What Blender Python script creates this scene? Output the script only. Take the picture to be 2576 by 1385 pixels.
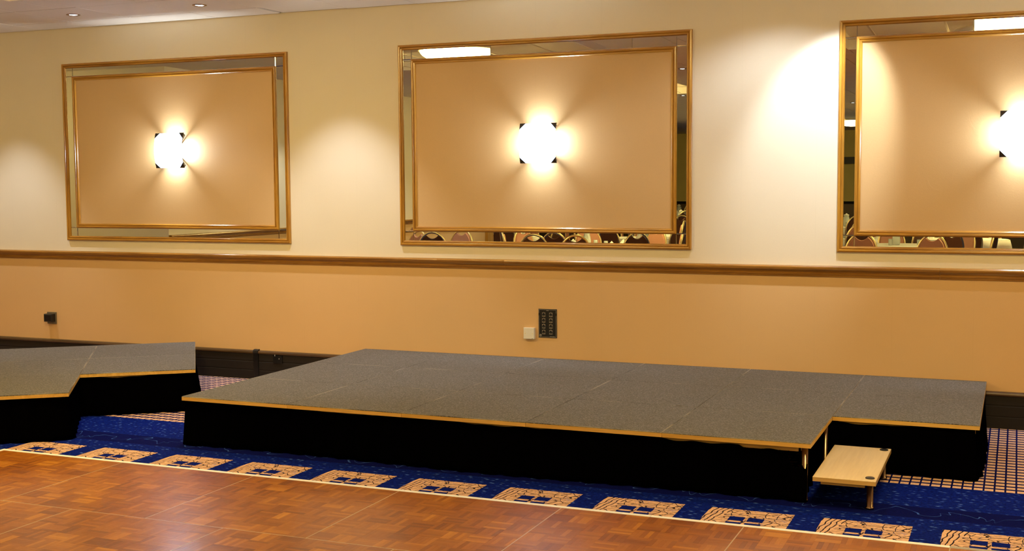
import bpy, bmesh, math, random
from mathutils import Vector, Matrix
random.seed(7)
PI = math.pi
COL = bpy.context.scene.collection
for o in list(bpy.data.objects):
    bpy.data.objects.remove(o)

# ------------------------------------------------------------------ camera
CAM = Vector((0.0, -8.754, 1.680))
cd = bpy.data.cameras.new('camera'); cam = bpy.data.objects.new('camera', cd); COL.objects.link(cam)
ya, pi_, ro = math.radians(22.6284), math.radians(-4.3844), math.radians(-0.381)
fw = Vector((-math.sin(ya)*math.cos(pi_), math.cos(ya)*math.cos(pi_), math.sin(pi_)))
r0 = Vector((math.cos(ya), math.sin(ya), 0)); u0 = r0.cross(fw)
rt = r0*math.cos(ro) + u0*math.sin(ro); up = u0*math.cos(ro) - r0*math.sin(ro)
m = Matrix((rt, up, -fw)).transposed().to_4x4(); m.translation = CAM
cam.matrix_world = m
cd.sensor_width = 36.0; cd.lens = 3051.03/2576*36.0; cd.clip_start = 0.05; cd.clip_end = 200
sc = bpy.context.scene
sc.camera = cam
FPX = 3051.03

# ------------------------------------------------------------------ world, light, exposure
w = bpy.data.worlds.new('world'); sc.world = w; w.use_nodes = True
w.node_tree.nodes['Background'].inputs[0].default_value = (1.0, 0.82, 0.6, 1)
w.node_tree.nodes['Background'].inputs[1].default_value = 0.02
sc.view_settings.view_transform = 'Standard'
sc.view_settings.look = 'None'
sc.view_settings.exposure = 0.0
sc.view_settings.gamma = 1.0
sc.view_settings.use_curve_mapping = False

def lamp(kind, name, loc, energy, color, **kw):
    l = bpy.data.lights.new(name, kind); l.energy = energy; l.color = color
    for k, v in kw.items(): setattr(l, k, v)
    o = bpy.data.objects.new(name, l); o.location = loc; COL.objects.link(o)
    return o
ZC = 3.10
WARM = (1.0, 0.71, 0.25)
# ceiling bowls: (x, y, power)
BOWLS = [(-5.6, -3.24, 140), (-0.14, -3.24, 98), (5.3, -3.24, 100),
         (-5.6, -9.6, 160), (-0.14, -9.6, 135), (5.3, -9.6, 115),
         (-8.6, -16.2, 230), (-3.7, -21.3, 90), (-0.14, -15.6, 170), (5.3, -17.0, 70)]
# recessed downlights along the wall: (x, y, power, half angle deg, tilt)
DOWN = [(-8.62, -0.68, 110, 36), (-7.32, -0.68, 36, 34), (-6.04, -0.68, 36, 34), (-5.10, -0.68, 120, 40),
        (-3.48, -0.68, 20, 34), (-1.57, -0.68, 52, 68), (0.4, -0.68, 30, 36), (-2.2, -0.68, 16, 34)]
for x, y, e, a in DOWN:
    o = lamp('SPOT', 'downlight_beam', (x, y, ZC-0.012), e, (0.92, 0.95, 1.0), spot_size=math.radians(2*a), spot_blend=0.55, shadow_soft_size=0.03)
o = lamp('SPOT', 'wall_spot_beam', (-0.93, -0.67, ZC-0.014), 165, (0.86, 0.94, 1.0), spot_size=math.radians(52), spot_blend=0.65, shadow_soft_size=0.03)
o.rotation_euler = Vector((-0.30, 0.67, -0.93)).to_track_quat('-Z', 'Y').to_euler()
SCONCES = [-6.835, -3.388, 0.028]
for x in SCONCES:
    lamp('POINT', 'sconce_bulb', (x, -0.045, 1.977), 44, (0.86, 0.94, 1.0), shadow_soft_size=0.022)

# ------------------------------------------------------------------ helpers
def tag(o, label=None, cat=None, group=None, kind=None):
    if label: o['label'] = label
    if cat: o['category'] = cat
    if group: o['group'] = group
    if kind: o['kind'] = kind
    return o
def empty(name, loc=(0, 0, 0), rz=0):
    o = bpy.data.objects.new(name, None); o.location = loc; o.rotation_euler = (0, 0, rz)
    o.empty_display_size = 0.05; COL.objects.link(o); return o
def mesh_obj(name, verts, faces, mat=None, parent=None, smooth=False, loc=None, rot=None):
    me = bpy.data.meshes.new(name); me.from_pydata([tuple(v) for v in verts], [], faces); me.update()
    bm = bmesh.new(); bm.from_mesh(me); bmesh.ops.recalc_face_normals(bm, faces=bm.faces); bm.to_mesh(me); bm.free()
    o = bpy.data.objects.new(name, me); COL.objects.link(o)
    if mat: me.materials.append(mat)
    if parent: o.parent = parent
    if smooth:
        for p in me.polygons: p.use_smooth = True
    if loc: o.location = loc
    if rot: o.rotation_euler = rot
    return o
class MB:
    def __init__(s): s.v = []; s.f = []
    def add(s, v, f):
        n = len(s.v); s.v += [Vector(a) for a in v]; s.f += [tuple(i+n for i in q) for q in f]; return s
    def box(s, x0, x1, y0, y1, z0, z1):
        return s.add([(x0,y0,z0),(x1,y0,z0),(x1,y1,z0),(x0,y1,z0),(x0,y0,z1),(x1,y0,z1),(x1,y1,z1),(x0,y1,z1)],
                     [(0,3,2,1),(4,5,6,7),(0,1,5,4),(1,2,6,5),(2,3,7,6),(3,0,4,7)])
    def bbox(s, x0, x1, y0, y1, z0, z1, b=0.002):
        # box with bevelled top edges and verticals
        t = z1-b
        s.add([(x0,y0,z0),(x1,y0,z0),(x1,y1,z0),(x0,y1,z0),(x0,y0,t),(x1,y0,t),(x1,y1,t),(x0,y1,t),
               (x0+b,y0+b,z1),(x1-b,y0+b,z1),(x1-b,y1-b,z1),(x0+b,y1-b,z1)],
              [(0,3,2,1),(8,9,10,11),(0,1,5,4),(1,2,6,5),(2,3,7,6),(3,0,4,7),(4,5,9,8),(5,6,10,9),(6,7,11,10),(7,4,8,11)])
        return s
    def lathe(s, prof, cx=0, cy=0, cz=0, n=24, axis='z', cap=True):
        V = []; F = []
        for (r, h) in prof:
            for i in range(n):
                a = 2*PI*i/n
                if axis == 'z': V.append((cx+r*math.cos(a), cy+r*math.sin(a), cz+h))
                elif axis == 'y': V.append((cx+r*math.cos(a), cy+h, cz+r*math.sin(a)))
        for j in range(len(prof)-1):
            for i in range(n):
                k = (i+1) % n
                F.append((j*n+i, j*n+k, (j+1)*n+k, (j+1)*n+i))
        if cap:
            F.append(tuple(range(n))); F.append(tuple((len(prof)-1)*n+i for i in range(n)))
        return s.add(V, F)
    def tube(s, pts, r, n=8, closed=False):
        pts = [Vector(p) for p in pts]; V = []; F = []; N = len(pts)
        ref = None
        for i, p in enumerate(pts):
            if closed: t = pts[(i+1) % N]-pts[i-1]
            else: t = pts[min(i+1, N-1)]-pts[max(i-1, 0)]
            t.normalize()
            if ref is None:
                ref = t.orthogonal().normalized()
            ref = (ref - t*ref.dot(t)).normalized()
            b = t.cross(ref)
            for k in range(n):
                a = 2*PI*k/n
                V.append(p+(ref*math.cos(a)+b*math.sin(a))*r)
        M = N if closed else N-1
        for i in range(M):
            j = (i+1) % N
            for k in range(n):
                l = (k+1) % n
                F.append((i*n+k, i*n+l, j*n+l, j*n+k))
        if not closed:
            F.append(tuple(range(n))); F.append(tuple((N-1)*n+k for k in range(n)))
        return s.add(V, F)
    def prism(s, poly, fn, a, b):
        # poly: 2D points; fn(p, t) -> 3D ; extruded from a to b
        n = len(poly)
        V = [fn(p, a) for p in poly]+[fn(p, b) for p in poly]
        F = [tuple(range(n)), tuple(range(n, 2*n))]+[(i, (i+1) % n, n+(i+1) % n, n+i) for i in range(n)]
        return s.add(V, F)
    def build(s, name, mat=None, parent=None, smooth=False, loc=None, rot=None):
        return mesh_obj(name, s.v, s.f, mat, parent, smooth, loc, rot)
def copy_tree(o, parent=None):
    c = o.copy(); COL.objects.link(c); c.parent = parent
    for ch in list(o.children): copy_tree(ch, c)
    return c

# ------------------------------------------------------------------ materials
class NT:
    def __init__(s, name):
        s.m = bpy.data.materials.new(name); s.m.use_nodes = True
        s.t = s.m.node_tree; s.b = s.t.nodes['Principled BSDF']; s.out = s.t.nodes['Material Output']
    def n(s, typ, **kw):
        nd = s.t.nodes.new(typ)
        for k, v in kw.items(): setattr(nd, k, v)
        return nd
    def l(s, a, b): s.t.links.new(a, b)
    def val(s, sock, v):
        if isinstance(v, (int, float)): sock.default_value = v
        elif isinstance(v, (tuple, list)): sock.default_value = tuple(v)+((1,) if len(v) == 3 and len(sock.default_value) == 4 else ())
        else: s.l(v, sock)
    def math(s, op, a, b=None, c=None, clamp=False):
        nd = s.n('ShaderNodeMath', operation=op); nd.use_clamp = clamp
        s.val(nd.inputs[0], a)
        if b is not None: s.val(nd.inputs[1], b)
        if c is not None: s.val(nd.inputs[2], c)
        return nd.outputs[0]
    def mix(s, f, a, b, blend='MIX'):
        nd = s.n('ShaderNodeMix', data_type='RGBA', blend_type=blend)
        s.val(nd.inputs[0], f); s.val(nd.inputs[6], a); s.val(nd.inputs[7], b)
        return nd.outputs[2]
    def coords(s, kind='Object'):
        return s.n('ShaderNodeTexCoord').outputs[kind]
    def world(s):
        return s.n('ShaderNodeNewGeometry').outputs['Position']
    def xyz(s, v):
        nd = s.n('ShaderNodeSeparateXYZ'); s.l(v, nd.inputs[0]); return nd.outputs
    def comb(s, x, y, z=0.0):
        nd = s.n('ShaderNodeCombineXYZ'); s.val(nd.inputs[0], x); s.val(nd.inputs[1], y); s.val(nd.inputs[2], z); return nd.outputs[0]
    def scale(s, v, sc_):
        nd = s.n('ShaderNodeMapping'); s.l(v, nd.inputs[0]); nd.inputs['Scale'].default_value = sc_; return nd.outputs[0]
    def noise(s, v, scale, detail=2, rough=0.5, dist=0.0, out=0):
        nd = s.n('ShaderNodeTexNoise'); s.l(v, nd.inputs['Vector'])
        nd.inputs['Scale'].default_value = scale; nd.inputs['Detail'].default_value = detail
        nd.inputs['Roughness'].default_value = rough; nd.inputs['Distortion'].default_value = dist
        return nd.outputs[out]
    def ramp(s, f, stops):
        nd = s.n('ShaderNodeValToRGB'); s.l(f, nd.inputs[0]); e = nd.color_ramp.elements
        while len(e) < len(stops): e.new(0.5)
        for i, (p, c) in enumerate(stops):
            e[i].position = p; e[i].color = (c if isinstance(c, tuple) else (c, c, c))+(1,)
        return nd.outputs[0]
    def bump(s, h, strength=0.3, dist=0.01, normal=None):
        nd = s.n('ShaderNodeBump'); s.l(h, nd.inputs['Height'])
        nd.inputs['Strength'].default_value = strength; nd.inputs['Distance'].default_value = dist
        if normal: s.l(normal, nd.inputs['Normal'])
        return nd.outputs[0]
    def done(s, color=None, rough=None, metal=None, normal=None, spec=None, **kw):
        if color is not None: s.val(s.b.inputs['Base Color'], color)
        if rough is not None: s.val(s.b.inputs['Roughness'], rough)
        if metal is not None: s.val(s.b.inputs['Metallic'], metal)
        if normal is not None: s.l(normal, s.b.inputs['Normal'])
        if spec is not None: s.val(s.b.inputs['Specular IOR Level'], spec)
        for k, v in kw.items(): s.val(s.b.inputs[k.replace('_', ' ')], v)
        return s.m
def plain(name, color, rough=0.5, metal=0.0, nscale=60, var=0.12, spec=0.5, bump=0.0):
    t = NT(name); p = t.coords(); n = t.noise(p, nscale, 3)
    lo = tuple(c*(1-var) for c in color); hi = tuple(min(1, c*(1+var)) for c in color)
    col = t.mix(n, lo, hi)
    return t.done(col, rough, metal, t.bump(n, bump, 0.002) if bump else None, spec)
def paper(name, color, emboss=0.25):
    # wallpaper: fine emboss, broad soft variation, a few wrinkles, drop seams
    t = NT(name); p = t.world(); x, y, z = t.xyz(p)
    fine = t.noise(p, 170, 3, 0.6); broad = t.noise(p, 1.1, 3, 0.6)
    wr = t.noise(t.scale(p, (1, 1, 0.5)), 9, 4, 0.65, 1.2)
    col = t.mix(broad, tuple(c*0.93 for c in color), tuple(min(1, c*1.05) for c in color))
    col = t.mix(t.math('MULTIPLY', fine, 0.30), col, tuple(c*0.72 for c in color))
    fr = t.math('FRACT', t.math('DIVIDE', t.math('ADD', x, 0.26), 0.53))
    seam = t.math('LESS_THAN', fr, 0.004)
    col = t.mix(t.math('MULTIPLY', seam, 0.10), col, tuple(c*0.55 for c in color))
    wm = t.ramp(wr, [(0.60, 0.0), (0.72, 1.0)])
    h = t.math('ADD', t.math('MULTIPLY', fine, 0.35), t.math('MULTIPLY', wm, 0.22))
    return t.done(col, 0.62, 0, t.bump(h, emboss, 0.004), 0.35)
def woodmat(name, c1, c2, rough=0.28, axis=0, scale=14, coat=0.3):
    t = NT(name); p = t.coords()
    s3 = [scale]*3; s3[axis] = scale*0.06
    g = t.noise(t.scale(p, tuple(s3)), 3.0, 4, 0.6, 0.4)
    f = t.noise(t.scale(p, tuple(q*6 for q in s3)), 3.0, 2)
    col = t.mix(t.ramp(g, [(0.3, 0.0), (0.7, 1.0)]), c1, c2)
    col = t.mix(t.math('MULTIPLY', f, 0.35), col, tuple(c*0.45 for c in c1))
    return t.done(col, rough, 0, t.bump(f, 0.12, 0.001), 0.5, Coat_Weight=coat, Coat_Roughness=0.15)

M = {}
M['cream'] = paper('cream_wallpaper', (0.84, 0.77, 0.63))
M['peach'] = paper('peach_wallpaper', (0.73, 0.48, 0.235))
M['panel'] = paper('panel_wallpaper', (0.66, 0.45, 0.225), 0.3)
M['far'] = plain('far_wall_olive', (0.62, 0.50, 0.16), 0.7, 0, 3, 0.1)
M['frame_h'] = woodmat('gold_oak_horizontal', (0.32, 0.135, 0.014), (0.60, 0.30, 0.035), 0.24, 0)
M['frame_v'] = woodmat('gold_oak_vertical', (0.32, 0.135, 0.014), (0.60, 0.30, 0.035), 0.24, 2)
M['dado'] = woodmat('dado_oak', (0.24, 0.10, 0.014), (0.46, 0.22, 0.035), 0.26, 0)
M['base'] = woodmat('dark_skirting', (0.004, 0.0016, 0.0012), (0.008, 0.003, 0.002), 0.7, 0, 14, 0.0)
M['cap'] = woodmat('skirting_cap', (0.06, 0.032, 0.012), (0.12, 0.07, 0.03), 0.25, 0, 10, 0.3)
M['chrome'] = plain('chrome_tube', (0.34, 0.24, 0.16), 0.25, 1.0, 20, 0.04)
M['gold'] = plain('brass_tube', (0.92, 0.76, 0.38), 0.3, 1.0, 20, 0.05)
M['black'] = plain('black_plastic', (0.006, 0.006, 0.007), 0.35, 0, 80, 0.2)
M['velvet'] = plain('black_skirt_cloth', (0.0007, 0.0006, 0.0008), 1.0, 0, 120, 0.3, 0.0, 0.3)
M['whiteplastic'] = plain('white_plastic', (0.80, 0.78, 0.72), 0.3, 0, 30, 0.03)
M['grey'] = plain('grey_socket_plate', (0.16, 0.14, 0.10), 0.4, 0, 60, 0.1)
M['clip'] = plain('dark_bronze_clip', (0.035, 0.028, 0.022), 0.4, 0.3, 40, 0.15)
M['silver'] = plain('connector_silver', (0.42, 0.38, 0.32), 0.3, 0.8, 60, 0.1)
M['ink'] = plain('panel_lettering', (0.55, 0.52, 0.48), 0.5, 0, 60, 0.03)
M['ply'] = woodmat('plywood_edge', (0.62, 0.36, 0.07), (0.84, 0.54, 0.15), 0.4, 0, 10, 0.15)
M['rail'] = woodmat('underframe_wood', (0.34, 0.20, 0.04), (0.50, 0.31, 0.07), 0.5, 0, 10, 0.0)
M['maple'] = woodmat('maple_laminate', (0.78, 0.60, 0.36), (0.88, 0.72, 0.48), 0.32, 1, 5, 0.1)
M['edgeband'] = woodmat('maple_edge', (0.58, 0.36, 0.10), (0.75, 0.50, 0.18), 0.4, 0, 8, 0.1)
M['cloth'] = plain('white_table_linen', (0.80, 0.80, 0.76), 0.8, 0, 40, 0.04)
M['pad_front'] = plain('lit_dusty_pink_upholstery', (0.52, 0.25, 0.16), 0.7, 0, 150, 0.15, 0.3)  # light on the chair fronts put into this brighter pink
M['pad_back'] = plain('shaded_brown_upholstery', (0.085, 0.028, 0.012), 0.6, 0, 150, 0.2, 0.3)  # shade on the chair backs put into this darker brown
M['tee'] = plain('ceiling_tee', (0.62, 0.52, 0.38), 0.5, 0, 10, 0.05)
M['gapdark'] = plain('ceiling_void', (0.02, 0.015, 0.01), 0.9)
M['darkdoor'] = plain('dark_doorway', (0.02, 0.014, 0.006), 0.5)
M['doorwood'] = plain('brown_door', (0.10, 0.055, 0.015), 0.4)
def mk():
    t = NT('glass_jug'); t.done((0.9, 0.95, 0.95), 0.05, 0, None, 0.5, Transmission_Weight=0.6); return t.m
M['jug'] = mk()
def mk():
    t = NT('mirror_silvering'); p = t.coords(); n = t.noise(p, 4, 2)
    return t.done(t.mix(n, (0.80, 0.86, 0.80), (0.84, 0.90, 0.84)), 0.0, 1.0)
M['mirror'] = mk()
def mk():
    t = NT('ceiling_tile'); p = t.world(); n = t.noise(p, 90, 4, 0.7); b = t.noise(t.coords(), 2.5, 2)
    col = t.mix(n, (0.76, 0.70, 0.60), (0.92, 0.86, 0.76)); col = t.mix(t.math('MULTIPLY', b, 0.3), col, (0.74, 0.66, 0.56))
    return t.done(col, 0.85, 0, t.bump(n, 0.3, 0.003), 0.2)
M['tile'] = mk()
def emit(name, color, strength):
    t = NT(name); n = t.noise(t.coords(), 3, 1)
    t.done((0.8, 0.8, 0.8), 0.4); t.val(t.b.inputs['Emission Color'], t.mix(t.math('MULTIPLY', n, 0.15), color, tuple(c*0.9 for c in color)))
    t.b.inputs['Emission Strength'].default_value = strength; return t.m
M['bowl'] = emit('lit_bowl_glass', (1.0, 0.86, 0.66), 3.2)
M['bowl_far'] = emit('lit_bowl_glass_dim', (1.0, 0.72, 0.42), 1.3)
M['lens'] = emit('lit_downlight_lens', (0.95, 0.98, 1.0), 14)
def mk():
    # opal glass passing the bulb's light, plus an added radial glow of its own
    t = NT('opal_glass'); t.t.nodes.remove(t.b)
    n = t.noise(t.coords(), 6, 1)
    tr = t.n('ShaderNodeBsdfTranslucent'); t.val(tr.inputs[0], t.mix(n, (0.62, 0.74, 1.0), (0.66, 0.78, 1.0)))
    gl = t.n('ShaderNodeBsdfGlossy'); gl.inputs['Roughness'].default_value = 0.2
    mx = t.n('ShaderNodeMixShader'); mx.inputs[0].default_value = 0.05
    t.l(tr.outputs[0], mx.inputs[1]); t.l(gl.outputs[0], mx.inputs[2]); em = t.n('ShaderNodeEmission'); ox, oy, oz = t.xyz(t.coords())
    r2 = t.math('ADD', t.math('MULTIPLY', ox, ox), t.math('MULTIPLY', oz, oz))
    gl_ = t.math('POWER', 2.718, t.math('MULTIPLY', r2, -75.0))
    t.val(em.inputs[0], t.mix(gl_, (0.50, 0.68, 1.0), (0.82, 0.90, 1.0)))
    nx, ny, nz = t.xyz(t.coords('Normal'))   # added glow on the outer face only, keeping it off the wall
    t.val(em.inputs[1], t.math('MULTIPLY', t.math('LESS_THAN', ny, -0.5), t.math('ADD', 0.5, t.math('MULTIPLY', gl_, 20.0))))
    ad = t.n('ShaderNodeAddShader'); t.l(mx.outputs[0], ad.inputs[0]); t.l(em.outputs[0], ad.inputs[1]); t.l(ad.outputs[0], t.out.inputs[0]); return t.m
M['opal'] = mk()
def mk():
    # speckled grey ribbed carpet on the stage decks, scuffed along the edges
    t = NT('stage_carpet'); p = t.coords(); wp = t.world(); x, y, z = t.xyz(p)
    s = t.noise(wp, 115, 3, 0.8); b = t.noise(wp, 2.2, 3); s2 = t.noise(wp, 75, 2, 0.6)
    col = t.ramp(s, [(0.36, (0.010, 0.009, 0.009)), (0.50, (0.056, 0.054, 0.058)), (0.68, (0.29, 0.285, 0.315))])
    col = t.mix(t.math('MULTIPLY', s2, 0.45), col, (0.045, 0.042, 0.038))
    col = t.mix(t.math('MULTIPLY', b, 0.3), col, (0.10, 0.095, 0.085))
    ex = t.math('SUBTRACT', 0.4, t.math('ABSOLUTE', x)); ey = t.math('SUBTRACT', 0.4, t.math('ABSOLUTE', y))
    e = t.math('MINIMUM', ex, ey)
    m1 = t.math('LESS_THAN', e, 0.0045)
    wear = t.ramp(t.noise(wp, 3.0, 3), [(0.42, 0.0), (0.62, 0.5)])
    col = t.mix(t.math('MULTIPLY', m1, wear), col, (0.50, 0.46, 0.38))
    return t.done(col, 0.85, 0, t.bump(s, 0.5, 0.004), 0.3, Sheen_Weight=0.15)
M['deck'] = mk()
def mk():
    # mosaic parquet: 5 fingers per block, alternating direction, world-locked to the floor grid
    t = NT('mosaic_parquet'); p = t.world(); x, y, z = t.xyz(p)
    B = 0.939/8
    u = t.math('DIVIDE', t.math('ADD', x, 4.943+9.39), B); v = t.math('DIVIDE', t.math('ADD', y, 3.013+9.39), B)
    iu = t.math('FLOOR', u); iv = t.math('FLOOR', v)
    par = t.math('MODULO', t.math('ADD', iu, iv), 2.0)
    fu = t.math('FLOOR', t.math('MULTIPLY', t.math('FRACT', u), 5)); fv = t.math('FLOOR', t.math('MULTIPLY', t.math('FRACT', v), 5))
    k = t.math('ADD', t.math('MULTIPLY', fu, par), t.math('MULTIPLY', fv, t.math('SUBTRACT', 1.0, par)))
    wn = t.n('ShaderNodeTexWhiteNoise', noise_dimensions='3D'); t.l(t.comb(iu, iv, k), wn.inputs['Vector'])
    wb = t.n('ShaderNodeTexWhiteNoise', noise_dimensions='3D'); t.l(t.comb(iu, iv, 77.0), wb.inputs['Vector'])
    rnd = t.math('ADD', t.math('MULTIPLY', wn.outputs[0], 0.55), t.math('MULTIPLY', wb.outputs[0], 0.45))
    gx = t.noise(t.scale(p, (30, 260, 1)), 1.0, 3); gy = t.noise(t.scale(p, (260, 30, 1)), 1.0, 3)
    g = t.math('ADD', t.math('MULTIPLY', gy, par), t.math('MULTIPLY', gx, t.math('SUBTRACT', 1.0, par)))
    col = t.ramp(rnd, [(0.0, (0.17, 0.046, 0.006)), (0.35, (0.32, 0.102, 0.008)), (0.7, (0.45, 0.162, 0.012)), (1.0, (0.68, 0.30, 0.030))])
    col = t.mix(t.math('MULTIPLY', g, 0.45), col, (0.14, 0.035, 0.004))
    mud = t.noise(p, 1.3, 3); col = t.mix(t.ramp(mud, [(0.4, 0.0), (0.7, 0.35)]), col, (0.28, 0.075, 0.010))
    rough = t.math('ADD', 0.24, t.math('MULTIPLY', t.noise(p, 35, 4, 0.7), 0.22))
    sc2 = t.noise(p, 400, 2, 0.7)
    return t.done(col, rough, 0, t.bump(sc2, 0.10, 0.002), 0.3, Coat_Weight=0.35, Coat_Roughness=0.19)
M['parquet'] = mk()
M['whitestrip'] = plain('scuffed_white_trim', (0.84, 0.87, 0.92), 0.5, 0, 25, 0.08)
M['metalseam'] = plain('aluminium_seam', (0.62, 0.54, 0.42), 0.4, 0.2, 40, 0.2)
M['treadplate'] = plain('grey_tread_plate', (0.42, 0.38, 0.30), 0.45, 0.3, 220, 0.3)
def mk():
    # blue patterned ballroom carpet (flat print): grid field, speckled field, scroll band, row of crackle squares
    t = NT('ballroom_carpet'); p = t.world(); x, y, z = t.xyz(p)
    n1 = t.noise(p, 60, 3, 0.7); n2 = t.noise(p, 12, 2)
    blue = t.mix(t.ramp(n1, [(0.3, 0.0), (0.75, 1.0)]), (0.0010, 0.0022, 0.075), (0.003, 0.020, 0.30))
    # specks
    vs = t.n('ShaderNodeTexVoronoi', voronoi_dimensions='2D'); t.l(t.scale(p, (15, 26, 1)), vs.inputs['Vector']); vs.inputs['Scale'].default_value = 1.0
    spk = t.math('MULTIPLY', t.ramp(vs.outputs['Distance'], [(0.05, 1.0), (0.24, 0.0)]), t.ramp(t.noise(p, 22, 2), [(0.46, 0.0), (0.60, 1.0)]))
    field = t.mix(t.math('MULTIPLY', spk, 0.6), blue, (0.12, 0.26, 0.95))
    # scroll band
    inb = t.math('MULTIPLY', t.math('GREATER_THAN', y, -2.505), t.math('LESS_THAN', y, -2.285))
    navy = t.mix(n1, (0.0008, 0.0012, 0.045), (0.002, 0.006, 0.13))
    band = t.mix(inb, field, navy)
    d1 = t.noise(p, 3.1, 1, 0.5, 0, 1); dx, dy, dz = t.xyz(d1)
    wob = t.math('ADD', t.math('SINE', t.math('MULTIPLY', x, 21.0)), t.math('MULTIPLY', t.math('SINE', t.math('MULTIPLY', t.math('ADD', x, dy), 47.0)), 0.55))
    yc = t.math('ADD', -2.395, t.math('MULTIPLY', wob, 0.050))
    dist = t.math('ABSOLUTE', t.math('SUBTRACT', t.math('ADD', y, t.math('MULTIPLY', t.math('SUBTRACT', dx, 0.5), 0.12)), yc))
    ln = t.math('MULTIPLY', t.math('LESS_THAN', dist, 0.0045), inb)
    band = t.mix(t.math('MULTIPLY', ln, t.ramp(n2, [(0.35, 0.15), (0.65, 0.8)])), band, (0.06, 0.16, 0.70))
    # grid field towards the wall
    PX, PY = 0.0547, 0.0735
    gx = t.math('LESS_THAN', t.math('FRACT', t.math('DIVIDE', t.math('ADD', x, 10*PX*20+0.623), PX)), 0.82)
    gy = t.math('LESS_THAN', t.math('FRACT', t.math('DIVIDE', t.math('ADD', y, PY*200+1.811), PY)), 0.64)
    ing = t.math('GREATER_THAN', y, -1.815)
    tan = t.mix(t.ramp(n1, [(0.3, 0.0), (0.7, 1.0)]), (0.58, 0.34, 0.22), (0.84, 0.56, 0.40))
    c = t.mix(t.math('MULTIPLY', t.math('MULTIPLY', gx, gy), ing), t.mix(ing, band, navy), tan)
    # crackle squares
    PS = 0.5655
    su = t.math('MULTIPLY', t.math('FRACT', t.math('DIVIDE', t.math('ADD', x, 0.862+PS*40), PS)), PS)   # 0..PS
    sv = t.math('SUBTRACT', -2.667, y)
    ins = t.math('MULTIPLY', t.math('LESS_THAN', su, 0.427), t.math('MULTIPLY', t.math('GREATER_THAN', sv, 0.0), t.math('LESS_THAN', sv, 0.427)))
    q = t.comb(su, sv)
    nd = t.noise(q, 9, 2, 0.5, 0, 1); ndx, ndy, ndz = t.xyz(nd)
    vo = t.n('ShaderNodeTexVoronoi', voronoi_dimensions='2D', feature='DISTANCE_TO_EDGE')
    t.l(t.comb(t.math('ADD', su, t.math('MULTIPLY', ndx, 0.06)), t.math('ADD', sv, t.math('MULTIPLY', ndy, 0.06))), vo.inputs['Vector']); vo.inputs['Scale'].default_value = 13.0
    v2 = t.n('ShaderNodeTexVoronoi', voronoi_dimensions='2D', feature='DISTANCE_TO_EDGE')
    t.l(t.comb(t.math('MULTIPLY', t.math('ADD', su, t.math('ADD', t.math('MULTIPLY', sv, 0.5), t.math('MULTIPLY', ndx, 0.05))), 9.0), t.math('MULTIPLY', t.math('ADD', sv, t.math('MULTIPLY', ndy, 0.08)), 27.0)), v2.inputs['Vector']); v2.inputs['Scale'].default_value = 1.0
    crack = t.math('MAXIMUM', t.math('LESS_THAN', vo.outputs['Distance'], 0.030), t.math('LESS_THAN', v2.outputs['Distance'], 0.045))
    wav = t.math('FRACT', t.math('DIVIDE', t.math('ADD', su, t.math('ADD', t.math('MULTIPLY', ndy, 0.045), t.math('MULTIPLY', sv, 0.15))), 0.027))
    wl = t.math('LESS_THAN', wav, 0.26)
    left = t.math('LESS_THAN', t.math('ADD', su, t.math('MULTIPLY', sv, 0.25)), 0.120)
    lines = t.math('ADD', t.math('MULTIPLY', wl, left), t.math('MULTIPLY', crack, t.math('SUBTRACT', 1.0, left)), clamp=True)
    sq = t.mix(lines, tan, (0.014, 0.008, 0.022))
    veins = t.math('LESS_THAN', t.math('ABSOLUTE', t.math('SUBTRACT', ndz, 0.52)), 0.006)
    sq = t.mix(t.math('MULTIPLY', veins, 0.7), sq, (0.36, 0.27, 0.42))
    def band2(v_, a, b, c2, d):
        return t.math('ADD', t.math('MULTIPLY', t.math('GREATER_THAN', v_, a), t.math('LESS_THAN', v_, b)),
                      t.math('MULTIPLY', t.math('GREATER_THAN', v_, c2), t.math('LESS_THAN', v_, d)))
    inn = t.math('MULTIPLY', band2(su, 0.128, 0.205, 0.222, 0.301), band2(sv, 0.134, 0.205, 0.233, 0.305))
    sq = t.mix(inn, sq, blue)
    c = t.mix(ins, c, sq)
    pile = t.noise(p, 320, 2, 0.7)
    c = t.mix(t.math('MULTIPLY', pile, 0.25), c, t.mix(0.5, c, (0, 0, 0)))
    return t.done(c, 0.9, 0, t.bump(pile, 0.5, 0.004), 0.04)
M['carpet'] = mk()

# ------------------------------------------------------------------ room shell
XL, XREC, XW, XR = -9.35, -13.2, -14.0, 8.2
YREC, YEND, YB = -3.05, -12.6, -27.05
DZ0, DZ1 = 0.999, 1.079          # dado rail
def wall_slab(name, x0, x1, y0, y1, mats=('peach', 'cream'), zs=1.03, z1=3.3):
    a = MB().box(x0, x1, y0, y1, -0.1, zs); b = MB().box(x0, x1, y0, y1, zs, z1)
    mb = MB(); mb.add(a.v, a.f); mb.add(b.v, b.f)
    o = mb.build(name, M[mats[0]]); o.data.materials.append(M[mats[1]])
    for p in o.data.polygons:
        if p.center.z > zs or (abs(p.center.z-zs) < 1e-4): p.material_index = 1
    return tag(o, kind='structure')
floor = MB().box(XW-0.2, XR+0.2, YB-0.2, 0.2, -0.1, 0.0).build('floor', M['carpet']); tag(floor, kind='structure')
wall_slab('wall_back', XREC, XR+0.2, 0.0, 0.2)
wall_slab('wall_left', XL-0.2, XL, YEND, YREC)
wall_slab('wall_recess', XREC-0.2, XREC, YREC-2.5, 0.2)
wall_slab('wall_recess_end', XREC, XL-0.2, YREC-0.2, YREC)
wall_slab('wall_left_return', XW, XL-0.2, YEND-0.0, YEND+0.2, ('doorwood', 'far'))
wall_slab('wall_left_far', XW-0.2, XW, YB, YEND+0.2, ('doorwood', 'far'))
wall_slab('wall_right', XR, XR+0.2, YB-0.2, 0.0)
wall_slab('wall_far', XW-0.2, XR, YB-0.2, YB, ('doorwood', 'far'))

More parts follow.
